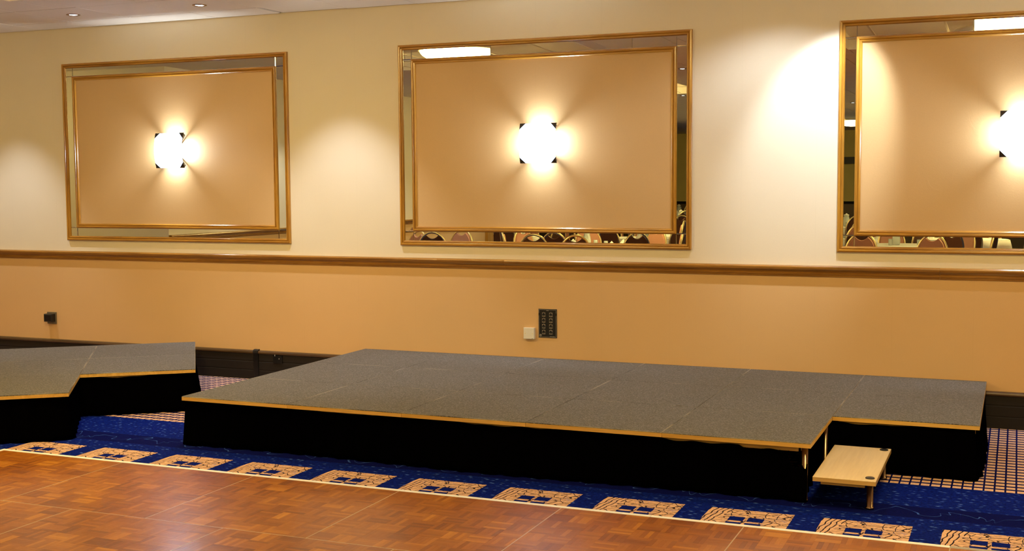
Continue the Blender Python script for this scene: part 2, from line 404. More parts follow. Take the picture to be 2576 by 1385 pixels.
# ceiling: void slab above, tee grid and individual lay-in tiles, coffers for the bowl lights
ceil = MB().box(XW-0.2, XR+0.2, YB-0.2, 0.2, ZC+0.32, ZC+0.42).build('ceiling', M['gapdark']); tag(ceil, kind='structure')
TR = [(x-1.6, x+1.6, y-1.74, y+1.74) for x, y, e in BOWLS[:3]] + [(x-1.0, x+1.0, y-1.0, y+1.0) for x, y, e in BOWLS[3:]]
def subtract(r, t):
    x0, x1, y0, y1 = r; a, b, c, d = t
    if x1 <= a or x0 >= b or y1 <= c or y0 >= d: return [r]
    out = []
    if x0 < a: out.append((x0, a, y0, y1)); x0 = a
    if x1 > b: out.append((b, x1, y0, y1)); x1 = b
    if y0 < c: out.append((x0, x1, y0, c))
    if y1 > d: out.append((x0, x1, d, y1))
    return out
far_mb = MB(); tee = MB(); GP = 0.639
gxs = [-7.004+GP*k for k in range(-11, 25)]; gys = [0.0, -0.36]+[-0.36-GP*k for k in range(1, 43)]
gxs = [g for g in gxs if g < XR+0.3]
tile_cache = {}
for i in range(len(gxs)-1):
    for j in range(len(gys)-1):
        rr = [(gxs[i], gxs[i+1], gys[j+1], gys[j])]
        for tr in TR: rr = [q for r in rr for q in subtract(r, tr)]
        for r in rr:
            if r[1]-r[0] < 0.03 or r[3]-r[2] < 0.03: continue
            g = 0.004
            if gys[j] > -5.5 and -10.2 < gxs[i] < 0.9:
                key = (round(r[1]-r[0], 3), round(r[3]-r[2], 3)); wx, wy = key
                if key not in tile_cache:
                    b = 0.003; mb = MB()
                    mb.add([(-wx/2+g,-wy/2+g,0.012),(wx/2-g,-wy/2+g,0.012),(wx/2-g,wy/2-g,0.012),(-wx/2+g,wy/2-g,0.012),
                            (-wx/2+g,-wy/2+g,b),(wx/2-g,-wy/2+g,b),(wx/2-g,wy/2-g,b),(-wx/2+g,wy/2-g,b),
                            (-wx/2+g+b,-wy/2+g+b,0),(wx/2-g-b,-wy/2+g+b,0),(wx/2-g-b,wy/2-g-b,0),(-wx/2+g+b,wy/2-g-b,0)],
                           [(0,1,2,3),(8,11,10,9),(0,4,5,1),(1,5,6,2),(2,6,7,3),(3,7,4,0),(4,8,9,5),(5,9,10,6),(6,10,11,7),(7,11,8,4)])
                    tile_cache[key] = mb.build('ceiling_tile', M['tile'], ceil)
                    o = tile_cache[key]
                else:
                    o = tile_cache[key].copy(); COL.objects.link(o); o.parent = ceil
                dz = random.uniform(-0.0015, 0.0015); o.location = ((r[0]+r[1])/2, (r[2]+r[3])/2, ZC+dz)
                # one tile sits badly and leaves a black gap
                if abs(gxs[i]+5.726) < 0.02 and j == 0: o.location.x += 0.022; o.location.z += 0.004
            else:
                far_mb.box(r[0]+g, r[1]-g, r[2]+g, r[3]-g, ZC, ZC+0.012)
o = far_mb.build('ceiling_tiles', M['tile'], ceil); o['kind'] = 'stuff'
# tees between tiles (white T-bars just above the tile faces)
for gx in gxs:
    if abs(gx+5.726) < 0.02: continue
    tee.box(gx-0.006, gx+0.006, -1.5, 0, ZC+0.004, ZC+0.010)
for gy in gys[1:3]: tee.box(XREC, XR, gy-0.006, gy+0.006, ZC+0.004, ZC+0.010)
tee.build('tee_bar', M['tee'], ceil)
vd = MB()
for gx in gxs: vd.box(gx-0.01, gx+0.01, YB, -1.5, ZC+0.010, ZC+0.013)
vd.build('tee_bar', M['tee'], ceil)
# coffers
for k, (x0, x1, y0, y1) in enumerate(TR):
    mb = MB(); h = ZC+0.20; tk = 0.03
    mb.box(x0-tk, x1+tk, y0-tk, y1+tk, h, h+0.02)
    mb.box(x0-tk, x0, y0-tk, y1+tk, ZC-0.006, h); mb.box(x1, x1+tk, y0-tk, y1+tk, ZC-0.006, h)
    mb.box(x0, x1, y0-tk, y0, ZC-0.006, h); mb.box(x0, x1, y1, y1+tk, ZC-0.006, h)
    # stepped inner cornice
    mb.box(x0, x1, y1-0.10, y1, ZC+0.10, h); mb.box(x0, x1, y0, y0+0.10, ZC+0.10, h)
    mb.box(x0, x0+0.10, y0+0.10, y1-0.10, ZC+0.10, h); mb.box(x1-0.10, x1, y0+0.10, y1-0.10, ZC+0.10, h)
    mb.build('coffer', M['tile'], ceil)

# skirting and dado
def extrude_x(prof, x0, x1, name, mat, parent=None, y=0.0):
    mb = MB(); mb.prism(prof, lambda p, t: (t, y-p[0], p[1]), x0, x1)
    return mb.build(name, mat, parent)
dadoprof = [(0, DZ0), (0.006, DZ0), (0.008, DZ0+0.007), (0.008, DZ0+0.011), (0.014, DZ0+0.015), (0.015, DZ0+0.026), (0.011, DZ0+0.030), (0.018, DZ0+0.040),
            (0.030, DZ0+0.047), (0.040, DZ0+0.055), (0.042, DZ0+0.066), (0.040, DZ0+0.073), (0.034, DZ0+0.078), (0.030, DZ0+0.080), (0.0, DZ0+0.0801)]
t1 = empty('trim_1', (0, 0, 0)); tag(t1, kind='structure')
js = [XREC, -9.1, -6.5, -4.281, -3.699, -0.479, 2.6, 5.6, XR]
for a, b in zip(js[:-1], js[1:]):
    o = extrude_x([(p[0]*random.uniform(0.98, 1.03), p[1]) for p in dadoprof], a, b-0.0012, 'dado_rail', M['dado'], t1)
bprof = [(0, 0.0), (0.020, 0.0), (0.020, 0.075), (0.017, 0.078), (0.017, 0.083), (0.020, 0.086), (0.020, 0.150), (0.016, 0.153), (0.016, 0.160), (0.019, 0.163), (0.019, 0.222), (0, 0.222)]
extrude_x(bprof, XREC, XR, 'baseboard_back', M['base'])
bpy.data.objects['baseboard_back']['kind'] = 'structure'
cprof = [(0, 0.222), (0.024, 0.222), (0.029, 0.227), (0.030, 0.235), (0.027, 0.243), (0.018, 0.250), (0, 0.2515)]
extrude_x(cprof, XREC, XR, 'skirting_cap', M['cap'], bpy.data.objects['baseboard_back'])
def rail_y(prof, y0, y1, x, sgn, name, mat, kind=True):
    mb = MB(); mb.prism(prof, lambda p, t: (x+sgn*p[0], t, p[1]), y0, y1)
    o = mb.build(name, mat)
    if kind: o['kind'] = 'structure'
    return o
M['dado_y'] = woodmat('dado_oak_side', (0.24, 0.10, 0.014), (0.46, 0.22, 0.035), 0.26, 1)
rail_y(dadoprof, YEND, YREC, XL, 1, 'trim_2', M['dado_y'])
rail_y(dadoprof, YREC, -0.05, XREC, 1, 'trim_3', M['dado_y'])
rail_y(bprof, YEND, YREC, XL, 1, 'baseboard_left', M['base'])
rail_y(dadoprof, YB, -0.05, XR, -1, 'trim_4', M['dado_y'])
o = MB(); o.prism(dadoprof, lambda p, t: (t, YB+p[0], p[1]), XW, XR); o = o.build('trim_5', M['base']); o['kind'] = 'structure'
# corner pilaster and door surround at the end of the left wall
o = MB().bbox(XL-0.02, XL+0.06, YEND-0.05, YEND+0.22, 0, 2.2, 0.004).build('trim_6', M['frame_v']); o['kind'] = 'structure'
# far wall: olive drape band and doorway
dr = empty('door_1', (-6.6, YB, 0)); tag(dr, kind='structure')
MB().box(-0.75, 0.75, 0.0, 0.03, 0, 2.45).build('door_leaf', M['darkdoor'], dr)
fr = MB().box(-0.85, -0.75, 0, 0.06, 0, 2.55).box(0.75, 0.85, 0, 0.06, 0, 2.55).box(-0.75, 0.75, 0, 0.06, 2.45, 2.55); fr.build('door_frame', M['doorwood'], dr)
o = MB().box(-5.6, 2.5, YB, YB+0.12, 2.15, 2.34).build('trim_7', M['darkdoor']); o['kind'] = 'structure'

# ------------------------------------------------------------------ bowl lights and downlights
def pix(v):
    d = Vector(v)-CAM; return d.dot(rt)/d.dot(fw)
bowl_names = ['ceiling bowl light in the large coffer near the stages, left of the two nearest', 'ceiling bowl light in the large coffer before the right mirror, left piece of it reflected',
              'ceiling bowl light in the coffer at the far right of the hall beside the right wall']
proto_bowl = None
for k, (x, y, e) in enumerate(BOWLS):
    b = empty('bowl_light', (x, y, ZC+0.05))
    near = k < 3
    R_ = 0.42 if near else 0.34
    BM = emit('lit_bowl_glass', WARM, e/(PI*PI*R_*R_*1.25))
    prof = [(R_*math.sin(a), -0.05-0.14*(math.cos(a))) for a in [PI/2*i/8 for i in range(0, 9)]]
    prof[0] = (0.005, prof[0][1])
    MB().lathe(prof, n=32).build('glass_bowl', BM, b, True)
    MB().lathe([(0.30*R_, 0.0), (R_*1.04, 0.0), (R_*1.07, -0.02), (R_*1.07, -0.05), (R_*0.99, -0.06), (R_*0.99, -0.045)], n=32, cap=False).build('rim', M['tee'], b, True)
    MB().lathe([(0.12, 0.148), (0.12, 0.13), (0.05, 0.05), (0.05, -0.01)], n=20).build('ceiling_rose', M['tee'], b, True)
    rows = {(-3.24): 'nearest the mirrored wall', (-9.6): 'in the middle of the hall'}
    cols = {-5.6: 'left', -0.14: 'central', 5.3: 'right'}
    lab = ('lit glass ceiling bowl, %s one %s' % (cols[x], rows[y])) if y in rows and x in cols else \
          ['', '', '', '', '', '', 'dim amber ceiling bowl in the far left coffer of the hall', 'dim amber ceiling bowl reflected low in the right mirror strip, farthest down the hall',
           'dim amber ceiling bowl in a small coffer beyond the middle row', 'dim amber ceiling bowl in a small coffer at the far right'][k]
    tag(b, lab, 'ceiling light', 'bowl lights in the ceiling coffers')
b = empty('bowl_light', (-11.2, -1.5, ZC)); MB().lathe([(0.005, -0.10), (0.15, -0.09), (0.25, -0.06), (0.3, 0.0)], n=24).build('glass_bowl', emit('lit_bowl_glass', WARM, 32), b, True)
tag(b, 'warm lit glass bowl on the ceiling of the side recess left of the left mirror', 'ceiling light', 'bowl lights in the ceiling coffers')
def downlight(x, y, lab, grp):
    d = empty('downlight', (x, y, ZC))
    MB().lathe([(0.034, 0.002), (0.036, -0.004), (0.050, -0.006), (0.057, -0.003), (0.058, 0.002)], n=28, cap=False).build('trim_ring', M['chrome'], d, True)
    MB().lathe([(0.004, -0.0035), (0.025, -0.003), (0.035, -0.001), (0.036, 0.004)], n=24).build('lamp_lens', M['lens'], d, True)
    tag(d, lab, 'downlight', grp)
G = 'recessed downlights along the wall'
labs = ['recessed downlight in the ceiling beyond the left edge, nearest the side recess', 'lit recessed spotlight in the ceiling above the left edge of the left mirror',
        'lit recessed spotlight in the ceiling above the right part of the left mirror', 'recessed spotlight washing the cream wall between left and middle mirrors',
        'recessed spotlight above the middle mirror', 'bright recessed spotlight throwing the white scallop between middle and right mirrors',
        'recessed spotlight above the wall right of the right mirror sconce', 'recessed spotlight above the right end of the middle mirror']
for (x, y, e, a), lb in zip(DOWN, labs): downlight(x, y, lb, G)
downlight(-0.93, -0.67, 'tilted recessed spotlight lighting the left side of the right mirror', G)
for k, y in enumerate([-5.2, -8.2, -11.2]):
    lamp('SPOT', 'downlight_beam', (XL+0.75, y, ZC-0.012), 110, (1.0, 0.95, 0.88), spot_size=math.radians(90), spot_blend=0.6, shadow_soft_size=0.03)  # lamps added to brighten the left wall in the mirror strips
    downlight(XL+0.75, y, 'added recessed spotlight brightening the left side wall, %s from the mirrored wall' % ['nearest', 'second', 'third'][k], 'added downlights beside the left wall')
for k, (x, y) in enumerate([(-3.96, -6.41), (-5.17, -11.1), (-2.84, -14.4), (-4.4, -19.5), (-3.3, -23.5)]):
    downlight(x, y, 'small lit ceiling spot seen in the narrow mirror strips, %s from the mirrored wall' % ['nearest', 'second', 'third', 'fourth', 'farthest'][k], 'ceiling spots out in the hall')

# ------------------------------------------------------------------ framed mirrors with sconces
ZT, ZB, FW_, MM, WF = 2.781, 1.177, 0.040, 0.115, 2.41
fprof = [(0.0, 0.0), (0.0, 0.017), (0.004, 0.023), (0.011, 0.026), (0.018, 0.025), (0.0215, 0.0175), (0.0245, 0.0165), (0.027, 0.0225), (0.033, 0.022), (0.038, 0.017), (0.040, 0.012), (0.040, 0.0)]
def frame_rails(x0, x1, z0, z1, parent, nm, inward=True):
    # four mitred rails; profile runs from the outer edge inwards
    c = [(x0, z0, 1, 1), (x1, z0, -1, 1), (x1, z1, -1, -1), (x0, z1, 1, -1)]
    for i in range(4):
        a, b = c[i], c[(i+1) % 4]
        n = len(fprof)
        V = [(a[0]+a[2]*p[0], -p[1], a[1]+a[3]*p[0]) for p in fprof]+[(b[0]+b[2]*p[0], -p[1], b[1]+b[3]*p[0]) for p in fprof]
        F = [tuple(range(n)), tuple(range(n, 2*n))]+[(k, (k+1) % n, n+(k+1) % n, n+k) for k in range(n)]
        mesh_obj(nm, V, F, M['frame_h' if i % 2 == 0 else 'frame_v'], parent)
def mirror_piece(x0, x1, z0, z1, parent, tv=0.0, th=0.0):
    g = 0.0012; cx, cz = (x0+x1)/2, (z0+z1)/2; hx, hz = (x1-x0)/2-g, (z1-z0)/2-g
    mb = MB(); b = 0.003
    mb.add([(-hx,0,-hz),(hx,0,-hz),(hx,0,hz),(-hx,0,hz),(-hx,-0.004,-hz),(hx,-0.004,-hz),(hx,-0.004,hz),(-hx,-0.004,hz),
            (-hx+b,-0.005,-hz+b),(hx-b,-0.005,-hz+b),(hx-b,-0.005,hz-b),(-hx+b,-0.005,hz-b)],
           [(3,2,1,0),(8,9,10,11),(0,1,5,4),(1,2,6,5),(2,3,7,6),(3,0,4,7),(4,5,9,8),(5,6,10,9),(6,7,11,10),(7,4,8,11)])
    o = mb.build('mirror_strip', M['mirror'], parent, False, (cx, -0.003, cz)); o.rotation_euler = (-tv, 0, th)
def wall_mirror(x0, lab, top_joints, bot_tilt, top_tilts, side_tilts=(0, 0), bot_joints=()):
    r = empty('framed_mirror', (x0, 0, ZB)); tag(r, lab, 'mirror', 'wood framed mirror panels on the wall')
    W, H = WF, ZT-ZB
    frame_rails(0, W, 0, H, r, 'outer_frame_rail'); frame_rails(MM, W-MM, MM, H-MM, r, 'inner_frame_rail')
    MB().box(FW_-0.005, W-FW_+0.005, -0.002, 0, FW_-0.005, H-FW_+0.005).build('backing', M['darkdoor'], r)
    MB().box(MM+FW_-0.004, W-MM-FW_+0.004, -0.008, -0.002, MM+FW_-0.004, H-MM-FW_+0.004).build('wallpapered_panel', M['panel'], r)
    e0 = FW_-0.003; e1 = MM+0.002
    for cx0, cx1 in ((e0, e1), (W-e1, W-e0)):
        mirror_piece(cx0, cx1, H-e1, H-e0, r, top_tilts[0]); mirror_piece(cx0, cx1, e0, e1, r, bot_tilt)
    mirror_piece(e0, e1, e1, H-e1, r, side_tilts[0]); mirror_piece(W-e1, W-e0, e1, H-e1, r, side_tilts[1])
    xs = [e1]+[j-x0 for j in top_joints]+[W-e1]
    for k in range(len(xs)-1): mirror_piece(xs[k], xs[k+1], H-e1, H-e0, r, top_tilts[min(k, len(top_tilts)-1)])
    xs = [e1]+[j-x0 for j in bot_joints]+[W-e1]
    for k in range(len(xs)-1): mirror_piece(xs[k], xs[k+1], e0, e1, r, bot_tilt)
    return r
wall_mirror(-8.079, 'gold oak framed mirror border around a peach panel, leftmost on the wall', [], 0.0, [0.004])
wall_mirror(-4.622, 'gold oak framed mirror border around a peach panel, middle one above the socket plates', [-3.814, -2.668], 0.0074, [0.0, 0.016, 0.010])
wall_mirror(-1.168, 'gold oak framed mirror border around a peach panel, cut by the right picture edge', [-0.298], 0.0074, [0.017, 0.0])
# sconces
def make_sconce(x):
    s = empty('wall_sconce', (x, -0.008, 1.977))
    hw, hh, off, sag = 0.146, 0.150, 0.078, 0.030
    V = []; F = []; n = 14
    for th in (0, 0.004):
        for i in range(n+1):
            z = -hh+2*hh*i/n; y = -(off+sag*(1-(z/hh)**2))-th
            for j in range(9):
                V.append((-hw+2*hw*j/8, y, z))
    S = (n+1)*9
    for i in range(n):
        for j in range(8):
            a = i*9+j; F.append((a, a+1, a+10, a+9)); F.append((S+a, S+a+9, S+a+10, S+a+1))
    for i in range(n):
        a = i*9; F.append((a, a+9, S+a+9, S+a)); a = i*9+8; F.append((a, S+a, S+a+9, a+9))
    for j in range(8):
        F.append((j, S+j, S+j+1, j+1)); a = n*9+j; F.append((a, a+1, S+a+1, S+a))
    mesh_obj('curved_glass', V, F, M['opal'], s, True)
    for sx in (-1, 1):
        for sz in (-1, 1):
            # triangular corner clip folded over the glass corner
            def yy(z): return -(off+sag*(1-(z/hh)**2))
            c = 0.046; X, Z = sx*(hw+0.002), sz*(hh+0.002)
            pts = [(X, Z), (X-sx*c, Z), (X, Z-sz*c)]
            mb = MB()
            V2 = [(p[0], yy(p[1])-0.007, p[1]) for p in pts]+[(p[0], yy(p[1])+0.004, p[1]) for p in pts]
            mb.add(V2, [(0,1,2),(3,5,4),(0,3,4,1),(1,4,5,2),(2,5,3,0)])
            cl = mb.build('corner_clip', M['clip'], s)
            # flat bracket arm from the back plate to the corner
            d = Vector((sx, 0, sz)).normalized(); q = Vector((-sz*sx, 0, 1)).normalized() if False else Vector((-d.z, 0, d.x))
            a0 = d*0.045+Vector((0, -0.022, 0)); a1 = Vector((sx*(hw-0.012), yy(hh-0.012)+0.020, sz*(hh-0.012)))
            wd = 0.010; V3 = []
            for P0, w2 in ((a0, wd), (a1, wd)):
                for dy in (0.030, -0.030):
                    for e in (-1, 1): V3.append(P0+q*e*w2+Vector((0, dy*0.5, 0)))
            MB().add(V3, [(0,1,3,2),(4,6,7,5),(0,4,5,1),(2,3,7,6),(0,2,6,4),(1,5,7,3)]).build('bracket_arm', M['clip'], s)
    MB().lathe([(0.003, -0.012), (0.045, -0.012), (0.05, -0.008), (0.05, 0.0)], axis='y', n=24).build('back_plate', M['clip'], s, True)
    return s
slabs = ['square bowed glass wall lamp with dark corner clips on the leftmost mirror panel', 'square bowed glass wall lamp with dark corner clips on the middle mirror panel',
         'square bowed glass wall lamp, bluish at its edge, cut by the right picture edge']
for x, lb in zip(SCONCES, slabs):
    tag(make_sconce(x), lb, 'wall lamp', 'square glass wall lamps')

# ------------------------------------------------------------------ wall plates
bw = empty('blanking_plate', (-3.498, 0, 0.506)); tag(bw, 'small square white plastic plate with two screws, left of the black connector panel', 'wall plate')
MB().box(-0.043, 0.043, -0.022, 0, -0.043, 0.043).build('back_box', M['whiteplastic'], bw)
mb = MB(); hx = 0.0445
mb.add([(-hx,-0.022,-hx),(hx,-0.022,-hx),(hx,-0.022,hx),(-hx,-0.022,hx),(-hx,-0.028,-hx),(hx,-0.028,-hx),(hx,-0.028,hx),(-hx,-0.028,hx),
        (-hx+.003,-0.031,-hx+.003),(hx-.003,-0.031,-hx+.003),(hx-.003,-0.031,hx-.003),(-hx+.003,-0.031,hx-.003)],
       [(3,2,1,0),(8,9,10,11),(0,1,5,4),(1,2,6,5),(2,3,7,6),(3,0,4,7),(4,5,9,8),(5,6,10,9),(6,7,11,10),(7,4,8,11)])
mb.build('cover_plate', M['whiteplastic'], bw)
for sx in (-1, 1): MB().lathe([(0.0004, -0.0335), (0.003, -0.033), (0.0035, -0.031)], cx=sx*0.031, axis='y', n=12).build('screw', M['gold'], bw, True)
MB().box(0.026, 0.034, -0.0314, -0.030, -0.040, -0.037).build('maker_mark', M['grey'], bw)

xp = empty('connector_panel', (-3.350, 0, 0.587)); tag(xp, 'tall black metal panel with eight round audio sockets in two columns', 'connector panel')
PW, PH = 0.0755, 0.112
mb = MB(); mb.add([(-PW,0,-PH),(PW,0,-PH),(PW,0,PH),(-PW,0,PH),(-PW,-0.005,-PH),(PW,-0.005,-PH),(PW,-0.005,PH),(-PW,-0.005,PH),
        (-PW+.002,-0.007,-PH+.002),(PW-.002,-0.007,-PH+.002),(PW-.002,-0.007,PH-.002),(-PW+.002,-0.007,PH-.002)],
       [(3,2,1,0),(8,9,10,11),(0,1,5,4),(1,2,6,5),(2,3,7,6),(3,0,4,7),(4,5,9,8),(5,6,10,9),(6,7,11,10),(7,4,8,11)])
mb.build('face_plate', M['black'], xp)
lw = 0.0007; L = MB()
for (x0, x1, z0, z1) in [(-0.070, 0.070, 0.1055, 0.1067), (-0.070, 0.070, -0.1067, -0.1055), (-0.0707, -0.0695, 0.08, 0.1067), (0.0695, 0.0707, 0.08, 0.1067), (-0.0707, -0.0695, -0.1067, 0.06), (0.0695, 0.0707, -0.1067, 0.06)]:
    L.box(x0, x1, -0.0075, -0.007, z0, z1)
L.build('border_line', M['ink'], xp)
for cx_ in (-0.031, 0.028):
    for r_ in range(4):
        cz = 0.068-0.0455*r_
        g = MB(); g.box(cx_-0.0135, cx_+0.0135, -0.0085, -0.007, cz-0.0165, cz+0.0165)
        pl = g.build('socket', M['silver'], xp)
        MB().lathe([(0.0118, -0.0085), (0.0118, -0.0105), (0.010, -0.0108), (0.009, -0.0095), (0.0005, -0.0092)], cx=cx_, cz=cz, axis='y', n=20).build('socket_hole', M['black'], pl, True)
        MB().box(cx_-0.003, cx_+0.003, -0.0095, -0.0085, cz+0.0120, cz+0.0150).build('release_tab', M['black'], pl)
        for a, b_ in ((-1, 1), (1, -1)):
            MB().lathe([(0.0003, -0.0096), (0.0016, -0.0094), (0.0018, -0.0085)], cx=cx_+a*0.0108, cz=cz+b_*0.0138, axis='y', n=8).build('screw', M['chrome'], pl)
def text(body, size, loc, mat, parent, name='lettering', rx=PI/2):
    c = bpy.data.curves.new(name, 'FONT'); c.body = body; c.size = size; c.align_x = 'CENTER'; c.extrude = 0.0002
    t = bpy.data.objects.new(name, c); COL.objects.link(t)
    dg = bpy.context.evaluated_depsgraph_get(); me = bpy.data.meshes.new_from_object(t.evaluated_get(dg)); bpy.data.objects.remove(t)
    o = bpy.data.objects.new(name, me); COL.objects.link(o); me.materials.clear(); me.materials.append(mat)
    o.parent = parent; o.location = loc; o.rotation_euler = (rx, 0, 0); return o
text('Panel', 0.0085, (0.0, -0.0076, 0.0975), M['ink'], xp)
text('London England', 0.0065, (0.040, -0.0076, -0.1030), M['ink'], xp)
for cx_ in (-0.031, 0.028):
    for r_ in range(4):
        text(str((r_+1) if cx_ < 0 else (r_+5)), 0.007, (cx_, -0.0076, 0.0865-0.0455*r_), M['ink'], xp)
mb = MB(); mb.tube([(-0.057+0.0085*math.cos(a), -0.0078, -0.0935+0.0085*math.sin(a)) for a in [2*PI*k/20 for k in range(20)]], 0.0007, 5, True)
mb.tube([(-0.0575, -0.0078, -0.101), (-0.0575, -0.0078, -0.086)], 0.0012, 5); mb.tube([(-0.0575, -0.0078, -0.087), (-0.051, -0.0078, -0.093), (-0.0575, -0.0078, -0.095)], 0.0009, 5); mb.tube([(-0.064, -0.0078, -0.096), (-0.0575, -0.0078, -0.089)], 0.0009, 5)
mb.build('round_emblem', M['ink'], xp)

bs = empty('wall_socket', (-8.305, 0, 0.448)); tag(bs, 'dark square wall socket with a black plug block, above the left stage', 'socket')
MB().box(-0.052, 0.052, -0.012, 0, -0.055, 0.055).build('socket_plate', M['grey'], bs)
mb = MB(); mb.bbox(-0.048, 0.048, -0.036, 0.036, 0, 0.050, 0.008); o = mb.build('plug_block', M['black'], bs, False, (-0.004, -0.012, 0.004), (PI/2, 0, 0))

st = MB(); st.prism([(0.020, 0.004), (0.026, 0.004), (0.026, 0.225), (0.036, 0.236), (0.033, 0.250), (0.020, 0.259), (0.0, 0.261), (0.0, 0.2515), (0.018, 0.2505), (0.0275, 0.243), (0.0305, 0.235), (0.0295, 0.226), (0.0245, 0.221), (0.0205, 0.2)], lambda p, t: (t, -p[0], p[1]), -6.062, -6.012)
tag(st.build('cable_cover', M['black']), 'black vertical strap over the dark skirting between the two stages', 'strap')
ss = empty('skirting_socket', (-5.815, -0.020, 0.185)); tag(ss, 'small black socket on the dark skirting, left of the large stage', 'socket')
MB().box(-0.045, 0.045, -0.008, 0, -0.035, 0.032).build('socket_plate', M['black'], ss); MB().box(0.012, 0.018, -0.010, -0.008, 0.002, 0.008).build('pin', M['ink'], ss); MB().box(-0.028, -0.024, -0.010, -0.008, 0.026, 0.040).build('pin', M['ink'], ss)

# ------------------------------------------------------------------ stages
ZS = 0.316
def deck_meshes(mod):
    g = 0.0015; h = mod/2-g
    a = MB().bbox(-h, h, -h, h, ZS-0.005, ZS, 0.0015); b = MB().box(-h-0.0005, h+0.0005, -h-0.0005, h+0.0005, ZS-0.027, ZS-0.005)
    return a, b
def build_stage(root, cells, mod, legs):
    pa = pb = None
    for (cx, cy) in cells:
        if pa is None:
            a, b = deck_meshes(0.8)
            pb = b.build('deck_board', M['ply'], root); pa = a.build('carpet_top', M['deck'], pb)
            pb.location = (cx, cy, 0); pb.scale = (mod/0.8, mod/0.8, 1)
        else:
            nb = pb.copy(); COL.objects.link(nb); nb.parent = root; nb.location = (cx, cy, 0)
            na = pa.copy(); COL.objects.link(na); na.parent = nb
    lm = None
    for (x, y) in legs:
        if lm is None:
            lm = MB().lathe([(0.019, 0.0), (0.019, 0.012), (0.0165, 0.014), (0.0165, ZS-0.029)], n=16).build('leg', M['chrome'], root, True, (x, y, 0))
        else:
            c = lm.copy(); COL.objects.link(c); c.parent = root; c.location = (x, y, 0)
def skirt(root, path, seed, flare=0.035, droops=(), top=ZS-0.029, amp=0.010, name='skirt'):
    rnd = random.Random(seed); ph = [rnd.uniform(0, 6.28) for _ in range(6)]
    pts = []; s = 0.0
    P = [Vector((p[0], p[1], 0)) for p in path]
    for a, b in zip(P[:-1], P[1:]):
        L_ = (b-a).length; n = max(2, int(L_/0.018)); t = (b-a).normalized(); nr = Vector((t.y, -t.x, 0))
        for i in range(n): pts.append((a+(b-a)*i/n, nr, s+L_*i/n))
        s += L_
    pts.append((P[-1], nr, s))
    # average normals at corners
    nn = []
    for i in range(len(pts)):
        v = Vector((0, 0, 0))
        for k in range(-2, 3):
            j = min(max(i+k, 0), len(pts)-1); v += pts[j][1]
        nn.append(v.normalized())
    rows = 9; V = []; F = []
    N = len(pts)
    for r in range(rows):
        f = r/(rows-1)   # 0 top, 1 bottom
        for i, (p, _, d) in enumerate(pts):
            wv = math.sin(d*2*PI/0.16+ph[0]+0.8*math.sin(d*3.1+ph[1]))+0.5*math.sin(d*2*PI/0.07+ph[2])
            off = f*flare*(0.7+0.45*math.sin(d*2.3+ph[3])) + amp*wv*(0.25+0.75*f)
            tz = top
            for (c0, c1, dz) in droops:
                if c0 < d < c1: tz -= dz*math.sin(PI*(d-c0)/(c1-c0))**0.5*(0.75+0.25*math.sin(d*31+ph[4]))
            tz -= 0.0015*(1+math.sin(d*17+ph[5]))
            bz = 0.002+0.004*max(0, math.sin(d*9+ph[1]))
            q = p+nn[i]*off
            V.append((q.x, q.y, tz+(bz-tz)*f))
    for r in range(rows-1):
        for i in range(N-1): F.append((r*N+i, r*N+i+1, (r+1)*N+i+1, (r+1)*N+i))
    o = mesh_obj(name, V, F, M['velvet'], root, True)
    sd = o.modifiers.new('thick', 'SOLIDIFY'); sd.thickness = 0.003; sd.offset = -1
    return o
X0, Y0, MOD = -4.965, -2.413, 0.8
main = empty('stage', (X0, Y0, 0)); tag(main, 'large low stage of square grey carpeted decks with black skirt, against the wall', 'stage', 'low carpeted stages')
cells = [(0.4+i*MOD, 0.4+j*MOD) for j in range(3) for i in range(6) if not (j == 0 and i == 5)]
legs = [(3.965, 0.032), (3.965, 0.765), (0.05, 0.06), (0.05, 2.34), (4.76, 0.85), (4.76, 2.34), (2.4, 0.08), (2.4, 1.2), (1.0, 1.2), (3.6, 1.7)]
build_stage(main, cells, MOD, legs)
mb = MB()
mb.box(0.06, 3.93, 0.035, 0.053, 0.262, ZS-0.028); mb.box(3.94, 3.955, 0.06, 0.74, 0.262, ZS-0.028); mb.box(4.03, 4.76, 0.835, 0.853, 0.262, ZS-0.028); mb.box(0.06, 0.078, 0.06, 2.36, 0.262, ZS-0.028)
mb.build('underframe', M['rail'], main)
skirt(main, [(0.012, 2.36), (0.010, 0.022), (3.982, 0.020)], 3, 0.045, [(0.0, 2.30, 0.0), (3.35, 3.75, 0.008), (4.2, 4.9, 0.010), (5.5, 6.0, 0.016), (5.95, 6.26, 0.034), (6.21, 6.42, 0.165)])
skirt(main, [(3.925, 0.075), (3.925, 0.815), (4.775, 0.815), (4.785, 2.37)], 11, 0.035, [(0.78, 1.25, 0.012)])
mb = MB().box(3.07, 3.105, 0.795, 0.812, ZS-0.0005, ZS+0.0012); mb.build('joint_gap_plate', M['black'], main)  # dark piece standing in for the shade of a gap in the seam
for i in range(1, 5):
    for j in (1, 2):
        for dx, dy in ((-0.05, -0.014), (0.045, 0.010)):
            MB().box(i*MOD+dx-0.013, i*MOD+dx+0.013, j*MOD+dy-0.004, j*MOD+dy+0.004, ZS-0.001, ZS+0.0006).build('joint_gap_plate', M['clip'], main)

